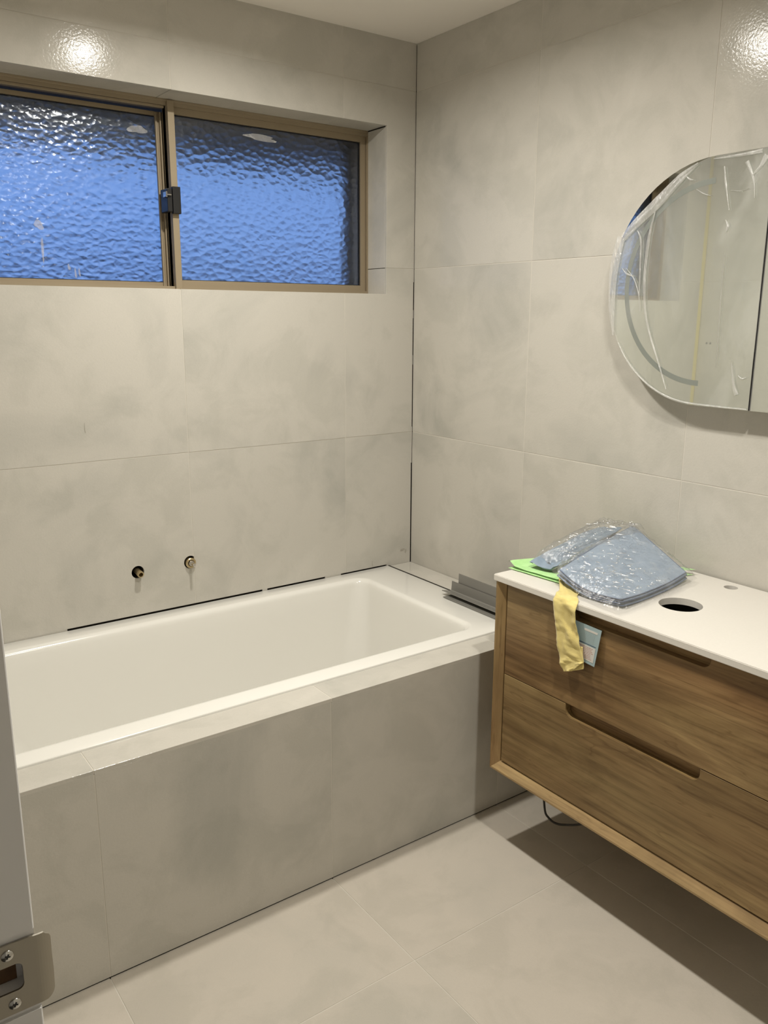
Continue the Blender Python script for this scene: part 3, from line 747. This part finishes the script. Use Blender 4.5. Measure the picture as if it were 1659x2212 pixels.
# protective film: a wrinkled sheet over the left door, pulled back at the top left
def fn(y, z, s=1.0): return mnoise.noise(Vector((y * 9 * s, z * 5 * s, 1.7 * s)))
DA, DB = Vector(up(-1.262, 1.832)), Vector(up(-1.043, 1.668))      # diagonal free edge
def ledge_y(z):
    dz = z - CZ
    y = cyc + math.sqrt(max(0.0, CR * CR - dz * dz)) if abs(dz) < CR else cyc
    if z > DB.y:
        t_ = (z - DB.y) / (DA.y - DB.y)
        y = min(y, DB.x + (DA.x - DB.x) * t_ + 0.010 * math.sin(t_ * math.pi))
    return y
fm = bmesh.new(); NZ, NY = 70, 46; grid = []
for i in range(NZ + 1):
    z = CZ - CR + 0.0006 + (2 * CR - 0.0012) * i / NZ; row = []
    for j in range(NY + 1):
        t_ = j / NY; ya = ledge_y(z); y = ya + (MG + 0.001 - ya) * t_
        lift = 0.0022 + 0.0018 * fn(y, z) + 0.0010 * fn(y, z, 2.6)
        row.append(fm.verts.new((mplane(y) - lift, y, z)))
    grid.append(row)
for i in range(NZ):
    for j in range(NY): fm.faces.new((grid[i][j], grid[i][j + 1], grid[i + 1][j + 1], grid[i + 1][j]))
bmesh.ops.recalc_face_normals(fm, faces=fm.faces)
film = obj('protective_film', fm, M['film'], ldo, smooth=True)
fm = bmesh.new(); grid = []
for i in range(41):
    z = CZ - CR + 0.0006 + (2 * CR - 0.0012) * i / 40
    grid.append([fm.verts.new((MX0 - 0.0022 - 0.0014 * fn(MG - 0.002 - 0.2 * j / 20, z), MG - 0.002 - 0.13 * j / 20, z)) for j in range(21)])
for i in range(40):
    for j in range(20): fm.faces.new((grid[i][j], grid[i][j + 1], grid[i + 1][j + 1], grid[i + 1][j]))
obj('protective_film', fm, M['film'], rdo, smooth=True)
# bunched folds of the film
def fold(pts, wds, h=0.004, seed=1, raw=False):
    """tapering gathered ridge along a (y,z) polyline"""
    if not raw: pts = [up(y, z) for y, z in pts]
    P = catmull([(0, y, z) for y, z in pts], 8); n = len(P); bm = bmesh.new(); rows = []
    for i, p in enumerate(P):
        t_ = i / (n - 1); k = t_ * (len(wds) - 1); a = int(min(k, len(wds) - 2)); wd = wds[a] + (wds[a + 1] - wds[a]) * (k - a)
        d = (P[min(i + 1, n - 1)] - P[max(i - 1, 0)]).normalized(); nr = Vector((0, -d.z, d.y)); row = []
        for j in range(9):
            s = j / 8 - 0.5
            q = p + nr * (s * wd)
            hh = h * (0.35 + 0.65 * abs(math.cos(s * math.pi * 2.0 + 0.6 * math.sin(t_ * 9 + seed)))) * (1 - (2 * s) ** 4 * 0.8)
            row.append(bm.verts.new((mplane(q.y) - 0.0040 - hh, q.y, q.z)))
        rows.append(row)
    for A, C in zip(rows, rows[1:]):
        for j in range(8): bm.faces.new((A[j], A[j + 1], C[j + 1], C[j]))
    return bm
fb = fold([(-1.262, 1.828), (-1.215, 1.800), (-1.155, 1.752), (-1.100, 1.712), (-1.055, 1.674)], [0.004, 0.022, 0.030, 0.026, 0.020], 0.005, seed=2)
obj('film_fold', fb, M['film_fold'], ldo, smooth=True)
fb = fold([(-1.050, 1.678), (-1.036, 1.62), (-1.031, 1.56), (-1.034, 1.50), (-1.044, 1.43)], [0.026, 0.030, 0.026, 0.022, 0.006], 0.0035, seed=3)
obj('film_fold', fb, M['film_fold'], ldo, smooth=True)
fb = fold([(-1.150, 1.735), (-1.135, 1.66), (-1.133, 1.55), (-1.150, 1.46), (-1.195, 1.36), (-1.222, 1.30)], [0.003, 0.010, 0.008, 0.006, 0.005, 0.002], 0.003, seed=4)
obj('film_fold', fb, M['film_fold'], ldo, smooth=True)
fb = fold([(-1.100, 1.690), (-1.112, 1.665), (-1.116, 1.60), (-1.120, 1.53)], [0.002, 0.006, 0.006, 0.003], 0.003, seed=6)
obj('film_fold', fb, M['film_fold'], ldo, smooth=True)
fb = fold([(cyc + (CR - .004) * math.cos(math.radians(a)), CZ + (CR - .004) * math.sin(math.radians(a))) for a in range(-30, -91, -6)] + [(-1.32, CZ - CR + .003), (-1.394, CZ - CR + .003)], [0.002, 0.006, 0.005, 0.006, 0.004], 0.003, seed=9, raw=True)
obj('film_fold', fb, M['film_fold'], ldo, smooth=True)
for pp_, ww in (([(-1.385, 1.815), (-1.405, 1.775), (-1.412, 1.735)], [0.010, 0.004, 0.001]), ([(-1.432, 1.822), (-1.418, 1.800), (-1.400, 1.783)], [0.016, 0.008, 0.002]),
                ([(-1.330, 1.812), (-1.338, 1.770), (-1.352, 1.715)], [0.004, 0.005, 0.001]), ([(-1.352, 1.758), (-1.375, 1.754), (-1.397, 1.757)], [0.0008, 0.002, 0.0008]),
                ([(-1.345, 1.695), (-1.352, 1.680), (-1.349, 1.668)], [0.002, 0.008, 0.002]), ([(-1.395, 1.375), (-1.405, 1.325), (-1.415, 1.300)], [0.001, 0.008, 0.012]),
                ([(-1.415, 1.345), (-1.425, 1.338), (-1.436, 1.342)], [0.001, 0.004, 0.002]), ([(-1.225, 1.808), (-1.240, 1.795), (-1.252, 1.792)], [0.001, 0.005, 0.001]),
                ([(-1.262, 1.770), (-1.282, 1.758), (-1.300, 1.752)], [0.001, 0.003, 0.001]), ([(-1.060, 1.60), (-1.075, 1.585), (-1.10, 1.578)], [0.001, 0.006, 0.001]),
                ([(-1.072, 1.60), (-1.100, 1.57), (-1.118, 1.53), (-1.124, 1.49)], [0.001, 0.004, 0.004, 0.001]), ([(-1.35, 1.62), (-1.352, 1.50), (-1.356, 1.36)], [0.0004, 0.0016, 0.0004])):
    obj('film_fold', fold(pp_, ww, 0.0022, seed=ww[0] * 999), M['film_fold'], ldo, smooth=True)
fb = fold([(-1.30, 1.832), (-1.36, 1.831), (-1.42, 1.832)], [0.002, 0.006, 0.010], 0.002, seed=6)
obj('film_fold', fb, M['film_fold'], ldo, smooth=True)

# ------------------------------------------------------------ cloths on the benchtop
def patch(P, thick, nu=28, nv=24, f=None, rc=0.0, seed=0, wob=0.0015, zmin=-9.0):
    """P: 4 corners (u,v)=(0,0),(1,0),(1,1),(0,1); solid soft slab hanging below the top surface"""
    P = [Vector(p) for p in P]; bm = bmesh.new(); T = []; Bo = []
    for i in range(nu + 1):
        rt, rb = [], []
        for j in range(nv + 1):
            u, v = i / nu, j / nv
            uu = 0.5 - 0.5 * math.cos(u * math.pi) if rc else u; vv = 0.5 - 0.5 * math.cos(v * math.pi) if rc else v
            p = P[0] * (1 - uu) * (1 - vv) + P[1] * uu * (1 - vv) + P[2] * uu * vv + P[3] * (1 - uu) * vv
            if f: p = p + Vector(f(uu, vv))
            e = min(uu, 1 - uu, vv, 1 - vv) * 2
            wv = Vector((mnoise.noise(Vector((u * 3, v * 3, seed))), mnoise.noise(Vector((u * 3, v * 3, seed + 5))), mnoise.noise(Vector((u * 4, v * 4, seed + 9))))) * wob
            p += wv
            p.z = max(p.z, zmin)
            rt.append(bm.verts.new(p)); k = min(1, e / 0.06); rb.append(bm.verts.new(p - Vector((0, 0, thick * (0.35 + 0.65 * math.sqrt(k))))))
            rt[-1].co.z -= (1 - math.sqrt(k)) * thick * 0.35
        T.append(rt); Bo.append(rb)
    for i in range(nu):
        for j in range(nv):
            bm.faces.new((T[i][j], T[i + 1][j], T[i + 1][j + 1], T[i][j + 1])); bm.faces.new((Bo[i][j], Bo[i][j + 1], Bo[i + 1][j + 1], Bo[i + 1][j]))
    for i in range(nu):
        bm.faces.new((T[i][0], Bo[i][0], Bo[i + 1][0], T[i + 1][0])); bm.faces.new((T[i][nv], T[i + 1][nv], Bo[i + 1][nv], Bo[i][nv]))
    for j in range(nv):
        bm.faces.new((T[0][j], T[0][j + 1], Bo[0][j + 1], Bo[0][j])); bm.faces.new((T[nu][j], Bo[nu][j], Bo[nu][j + 1], T[nu][j + 1]))
    bmesh.ops.recalc_face_normals(bm, faces=bm.faces); return bm
# green cloth, folded double, flat on the bench
def fg(u, v): return (0, 0, 0.0010 * math.sin(6 * u + 2) + 0.012 * max(0, 1 - abs(u - 0.03) / 0.10) * max(0, 1 - v * 2.2))
g = thing('green_cloth', 'lime green microfibre cloth folded flat on the benchtop under the blue cloths', 'cloth', (-0.22, -1.08, VT))
obj('lower_layer', patch([(-0.402, -0.955, VT + 0.0045), (-0.388, -1.135, VT + 0.0045), (-0.040, -1.285, VT + 0.0045), (-0.105, -0.962, VT + 0.0045)], 0.0038, wob=0.001, seed=3), M['green'], g, smooth=True)
obj('upper_layer', patch([(-0.398, -0.950, VT + 0.012), (-0.384, -1.122, VT + 0.0095), (-0.030, -1.283, VT + 0.0155), (-0.100, -0.958, VT + 0.0100)], 0.0040, f=fg, wob=0.001, seed=4), M['green'], g, smooth=True)
# blue stack: corners left L, front B, right R, top T
def fs(u, v): return (-0.013 * math.sin(u * math.pi) * (1 - v) ** 1.5, -0.006 * math.sin(v * math.pi) * u, -0.010 * math.sin(u * math.pi) * (1 - v) ** 1.3 - 0.006 * math.sin(v * math.pi) * u + 0.004 * math.sin(v * math.pi) * (1 - u))
names = ['topmost blue microfibre cloth of the bagged stack on the benchtop', 'second blue cloth from the top of the bagged stack',
         'third blue cloth from the top of the bagged stack', 'lowest blue cloth of the bagged stack, touching the benchtop']
for k in range(4):
    dz = -0.0052 * k; off = (0.0, 0.003, -0.002, 0.004)[k]
    P = [(-0.402 - off, -1.140 + off, 0.853 + dz), (-0.409 + off * .6, -1.340 - off, 0.8315 + dz), (-0.100, -1.300 - off, 0.8330 + dz), (-0.058 + off, -1.092, 0.909 + dz)]
    cl = thing('blue_cloth', names[k], 'cloth', (-0.24, -1.22, VT + 0.012 - dz * 0), 'blue cloths stacked in the clear bag')
    bmk = patch(P, 0.0049, f=fs, wob=0.0012, seed=20 + k * 0.4, zmin=VT + 0.0058 + 0.0052 * (3 - k))
    obj('cloth_sheet', bmk, M['blue'], cl, smooth=True)
    # stitched hem along the four edges
    def pt(u, v):
        Q = [Vector(p) for p in P]; q = Q[0] * (1 - u) * (1 - v) + Q[1] * u * (1 - v) + Q[2] * u * v + Q[3] * (1 - u) * v
        q = q + Vector(fs(u, v)) + Vector((0, 0, -0.0022)); q.z = max(q.z, VT + 0.0036 + 0.0052 * (3 - k)); return q
    path = [pt(0, 1 - i / 20) for i in range(20)] + [pt(i / 20, 0) for i in range(20)] + [pt(1, i / 20) for i in range(20)] + [pt(1 - i / 20, 1) for i in range(21)]
    obj('hem', tube(path, 0.0013, 6), M['blue_dark'], cl, smooth=True)
# left lobe: another folded cloth arching to the left
def fl_(u, v):
    return (0, 0, 0.026 * math.sin(min(1, v * 1.1) * math.pi) * math.sin(u * math.pi) + 0.010 * math.sin(u * math.pi * 2.2 + 0.8) * (1 - v) ** 2)
cl = thing('blue_cloth', 'grey-blue folded cloth humped up at the left end of the pile', 'cloth', (-0.25, -1.03, VT + 0.012))
obj('cloth_sheet', patch([(-0.374, -1.004, 0.829), (-0.362, -1.092, 0.834), (-0.085, -1.105, 0.893), (-0.085, -0.990, 0.882)], 0.012, f=fl_, wob=0.004, seed=40, zmin=VT + 0.026), M['blue_grey'], cl, smooth=True)
obj('folded_flap', patch([(-0.352, -1.010, 0.832), (-0.345, -1.075, 0.836), (-0.100, -1.090, 0.905), (-0.110, -1.010, 0.890)], 0.008, f=lambda u, v: (0, 0, 0.004 + 0.024 * math.sin(v * math.pi) * math.sin(u * math.pi)), wob=0.005, seed=47), M['blue_grey'], cl, smooth=True)
# clear plastic bag over both
def bag_patch(P, f, seed, nu=150, nv=130, lift=0.004, wr=0.003):
    P = [Vector(p) for p in P]; bm = bmesh.new(); G = []
    for i in range(nu + 1):
        row = []
        for j in range(nv + 1):
            u, v = i / nu, j / nv
            q = P[0] * (1 - u) * (1 - v) + P[1] * u * (1 - v) + P[2] * u * v + P[3] * (1 - u) * v
            q += Vector(f(u, v)) if f else Vector((0, 0, 0))
            a = mnoise.noise(Vector((u * 7 + seed, v * 7, 0.3))); b = mnoise.noise(Vector((u * 17, v * 17 + seed, 2.3)))
            c_ = abs(mnoise.noise(Vector((u * 5 + v * 4, v * 9 - u * 3, seed + 7.3))))
            rim = min(u, 1 - u, v, 1 - v)
            cr = 0.0
            for fq, am in ((26, 0.0034), (47, 0.0022), (90, 0.0010)):
                sft = Vector((u * fq * 0.9 + seed, v * fq * 1.1, fq * 0.37)); d_ = mnoise.noise(sft * 0.45 + Vector((3.1, 0, 0)))
                cr += am * (abs(mnoise.noise(sft + Vector((d_ * 2.5, d_ * 1.5, 0)))) * 2 - 0.4)
            cr *= 0.35 + 1.1 * max(0.0, mnoise.noise(Vector((u * 3.1 + seed * 2, v * 3.4, 8.8))) + 0.42)
            z = q.z + lift + cr + wr * (0.7 * abs(a) + 0.45 * abs(b) + 0.8 * (0.5 - c_) * (1 if c_ < 0.5 else 0) * 0.6)
            if rim < 0.06: z -= (1 - rim / 0.06) ** 1.5 * 0.018
            q.x += 0.006 * a * (1 if rim < 0.1 else 0.2); q.y += 0.006 * b * (1 if rim < 0.1 else 0.2)
            row.append(bm.verts.new((q.x, q.y, max(z, VT + 0.0015 + 0.002 * abs(b)))))
        G.append(row)
    for i in range(nu):
        for j in range(nv): bm.faces.new((G[i][j], G[i + 1][j], G[i + 1][j + 1], G[i][j + 1]))
    return bm
bagt = thing('plastic_bag', 'crinkled clear plastic bag wrapped around the blue cloth pile', 'plastic bag', (-0.24, -1.20, VT))
obj('bag_front', bag_patch([(-0.405, -1.118, 0.855), (-0.452, -1.372, 0.833), (-0.088, -1.328, 0.832), (-0.040, -1.075, 0.918)], fs, 1.0), M['bag'], bagt, smooth=True)
obj('bag_side', bag_patch([(-0.352, -1.000, 0.834), (-0.345, -1.125, 0.842), (-0.048, -1.125, 0.906), (-0.050, -0.985, 0.902)], fl_, 5.0, 100, 80, lift=0.012), M['bag'], bagt, smooth=True)

def creases(P, f, n, seed, urange, vrange, lift):  # extra ridge strips laid on the bag, shaped and whitened as glints
    rnd = random.Random(seed); P = [Vector(p) for p in P]; bm = bmesh.new()
    def S(u, v):
        q = P[0] * (1 - u) * (1 - v) + P[1] * u * (1 - v) + P[2] * u * v + P[3] * (1 - u) * v + Vector(f(u, v))
        q.z = max(q.z + lift, VT + 0.004); return q
    for k in range(n):
        cu = urange[0] + (urange[1] - urange[0]) * rnd.random(); cv = vrange[0] + (vrange[1] - vrange[0]) * rnd.random() ** 1.2
        p = S(cu, cv); a = rnd.choice([rnd.gauss(0.15, 0.35), rnd.gauss(1.3, 0.4)]); L_ = rnd.choice([0.004, 0.006, 0.009, 0.015, 0.026]) * rnd.uniform(0.7, 1.2)
        wd = rnd.uniform(0.0009, 0.0024) * (0.7 if L_ > 0.012 else 1.0); m = 6; rows = []; cv_ = rnd.uniform(-12, 12)
        for i in range(m + 1):
            t_ = i / m - 0.5; ang = a + cv_ * t_ * L_ * 2; d = Vector((math.sin(ang) * 0.9, -math.cos(ang), 0)); nr = Vector((-d.y, d.x, 0))
            cpt = p + d * (t_ * L_); w_ = wd * (1 - (2 * t_) ** 2) + 0.0001; h_ = w_ * rnd.uniform(0.6, 1.5)
            rows.append([bm.verts.new(cpt - nr * w_ - Vector((0, 0, 0.0004))), bm.verts.new(cpt - nr * w_ * 0.4 + Vector((0, 0, h_ * 0.8))), bm.verts.new(cpt + nr * w_ * 0.4 + Vector((0, 0, h_ * 0.8))), bm.verts.new(cpt + nr * w_ - Vector((0, 0, 0.0004)))])
        for A, C in zip(rows, rows[1:]):
            for j in range(3): bm.faces.new((A[j], A[j + 1], C[j + 1], C[j]))
    return bm
cm_ = obj('glint_ridge', creases([(-0.402, -1.140, 0.853), (-0.409, -1.340, 0.8315), (-0.100, -1.300, 0.8330), (-0.058, -1.092, 0.909)], fs, 120, 3, (0.05, 0.98), (0.02, 0.62), 0.0075), M['glint'], bagt, smooth=True); cm_['kind'] = 'stuff'
cm_ = obj('glint_ridge', creases([(-0.352, -1.000, 0.834), (-0.345, -1.125, 0.842), (-0.048, -1.125, 0.906), (-0.050, -0.985, 0.902)], fl_, 55, 5, (0.25, 1.0), (0.1, 0.95), 0.0175), M['glint'], bagt, smooth=True); cm_['kind'] = 'stuff'

# yellow wipe hanging over the bench edge
def ribbon(cols, thick=0.0012, wave=0.0015, seed=0, nv=16, creases=6):
    """cols: list of (left point, right point) down the strip"""
    Lp = catmull([c_[0] for c_ in cols], 8); Rp = catmull([c_[1] for c_ in cols], 8)
    bm = bmesh.new(); T = []; Bo = []
    for i, (a, b) in enumerate(zip(Lp, Rp)):
        rt, rb = [], []
        for j in range(nv + 1):
            t_ = j / nv; p = a.lerp(b, t_)
            w_ = wave * (mnoise.noise(Vector((t_ * 2.5, i * 0.16, seed))) + 0.6 * abs(mnoise.noise(Vector((t_ * 5, i * 0.33, seed + 3)))))
            nrm = Vector((-1, 0, 0.25)).normalized() if p.z < VT - 0.002 else Vector((-0.25, 0, 1)).normalized()
            p = p + nrm * max(w_, -0.0005)
            rt.append(bm.verts.new(p)); rb.append(bm.verts.new(p - nrm * thick))
        T.append(rt); Bo.append(rb)
    n = len(T)
    for i in range(n - 1):
        for j in range(nv):
            bm.faces.new((T[i][j], T[i + 1][j], T[i + 1][j + 1], T[i][j + 1])); bm.faces.new((Bo[i][j], Bo[i][j + 1], Bo[i + 1][j + 1], Bo[i + 1][j]))
        bm.faces.new((T[i][0], Bo[i][0], Bo[i + 1][0], T[i + 1][0])); bm.faces.new((T[i][nv], T[i + 1][nv], Bo[i + 1][nv], Bo[i][nv]))
    for j in range(nv):
        bm.faces.new((T[0][j], T[0][j + 1], Bo[0][j + 1], Bo[0][j])); bm.faces.new((T[-1][j], Bo[-1][j], Bo[-1][j + 1], T[-1][j + 1]))
    bmesh.ops.recalc_face_normals(bm, faces=bm.faces); return bm
yl = thing('yellow_wipe', 'crumpled yellow wipe hanging over the benchtop edge like a tie', 'cloth', (-0.45, -1.23, 0.625))
z9 = VT + 0.0030
obj('wipe_sheet', ribbon([((-0.345, -1.090, VT + 0.0155), (-0.340, -1.150, VT + 0.013)), ((-0.392, -1.130, VT + 0.012), (-0.385, -1.200, VT + 0.006)), ((-0.425, -1.163, z9), (-0.425, -1.222, z9)),
    ((-0.462, -1.185, z9 + 0.001), (-0.458, -1.254, z9 + 0.001)), ((-0.4735, -1.187, VT - 0.010), (-0.4730, -1.262, VT - 0.006)),
    ((-0.4730, -1.193, 0.765), (-0.4730, -1.265, 0.765)), ((-0.4720, -1.199, 0.735), (-0.4720, -1.271, 0.735)), ((-0.4730, -1.205, 0.700), (-0.4725, -1.281, 0.702)), ((-0.4720, -1.214, 0.665), (-0.4720, -1.292, 0.672)),
    ((-0.4725, -1.222, 0.640), (-0.4720, -1.286, 0.662)), ((-0.4725, -1.233, 0.6245), (-0.4720, -1.258, 0.634))], 0.0016, 0.0065, 2.0), M['yellow'], yl, smooth=True)
obj('tucked_layer', ribbon([((-0.4685, -1.215, 0.700), (-0.4685, -1.284, 0.705)), ((-0.4685, -1.222, 0.670), (-0.4685, -1.289, 0.675)), ((-0.4685, -1.236, 0.640), (-0.4685, -1.291, 0.656)), ((-0.4685, -1.246, 0.628), (-0.4690, -1.290, 0.650))], 0.0012, 0.002, 8.0), M['yellow'], yl, smooth=True)

# printed care card hanging beside the wipe
cd = thing('care_card', 'pale blue printed instruction card hanging on the drawer front behind the yellow wipe', 'card', (-0.458, -1.29, 0.665))
def cm(u, v, d):
    # u 0..1 left to right, v 0..1 bottom to top
    y = -1.2500 + (-1.3300 + 1.2500) * u + (0.0105) * (1 - v) * u + (-0.010) * (1 - v) * (1 - u); z = 0.6650 + 0.0935 * v + 0.002 * (1 - u)
    return (-0.4585 - 0.006 * (1 - v) * 0.5 - 0.003 * u * (1 - v) - d, y, z)
def crect(name, u0, u1, v0, v1, d, mat):
    bm = bmesh.new(); n = 6; A = []
    for i in range(n + 1):
        t_ = i / n
        A.append([bm.verts.new(cm(u0 + (u1 - u0) * t_, v, d + dd)) for v in (v0, v1) for dd in (0, 0.0003)])
    for i in range(n):
        a, b = A[i], A[i + 1]
        bm.faces.new((a[1], b[1], b[3], a[3])); bm.faces.new((a[0], a[2], b[2], b[0])); bm.faces.new((a[0], b[0], b[1], a[1])); bm.faces.new((a[2], a[3], b[3], b[2]))
    bm.faces.new(A[0][:2] + A[0][:1:-1]); bm.faces.new(A[-1][:2] + A[-1][:1:-1])
    bmesh.ops.recalc_face_normals(bm, faces=bm.faces); return obj(name, bm, mat, cd)
crect('card_sheet', 0.0, 1.0, 0.0, 1.0, 0.0, M['card'])
crect('white_panel', 0.10, 0.90, 0.08, 0.47, 0.0004, M['card_white'])
crect('white_heading', 0.36, 0.88, 0.845, 0.90, 0.0004, M['card_white'])
crect('navy_rule', 0.10, 0.90, 0.50, 0.52, 0.0004, M['card_navy'])
def lines(name, v0, v1, n, u0, u1, mat, d, h):
    rnd = random.Random(n); bm = bmesh.new()
    for i in range(n):
        v = v1 - (v1 - v0) * i / (n - 1); u = u0; end = u1 - rnd.uniform(0, 0.12)
        while u < end - 0.03:
            l = rnd.uniform(0.04, 0.12); e = min(end, u + l)
            q = [bm.verts.new(cm(a, b, d)) for a, b in ((u, v), (e, v), (e, v + h), (u, v + h))]; bm.faces.new(q); u = e + 0.018
    o = obj(name, bm, mat, cd); o['kind'] = 'stuff'
lines('printed_text', 0.56, 0.80, 8, 0.36, 0.88, M['card_line'], 0.0006, 0.012)
lines('printed_text', 0.13, 0.42, 8, 0.14, 0.84, M['card_red'], 0.0009, 0.011)

# ------------------------------------------------------------ ceiling downlights
for i, (lx, ly) in enumerate(LAMPS):
    dl = thing('downlight', ['round recessed downlight in the ceiling above the bathtub', 'round recessed downlight in the ceiling near the doorway'][i], 'downlight', (lx, ly, CEIL - 0.004), 'ceiling downlights')
    rg = bmesh.new(); lathe(rg, [(0.0, 0.042), (0.004, 0.043), (0.0045, 0.052), (0.001, 0.055), (0.0, 0.055)], (lx, ly, CEIL - 0.0002), (0, 0, -1), 40)
    obj('trim_ring', rg, M['paint'], dl, smooth=True)
    df = bmesh.new(); cyl(df, (lx, ly, CEIL - 0.0034), (lx, ly, CEIL - 0.0006), 0.0415, seg=40)
    obj('diffuser', df, M['lamp'], dl)
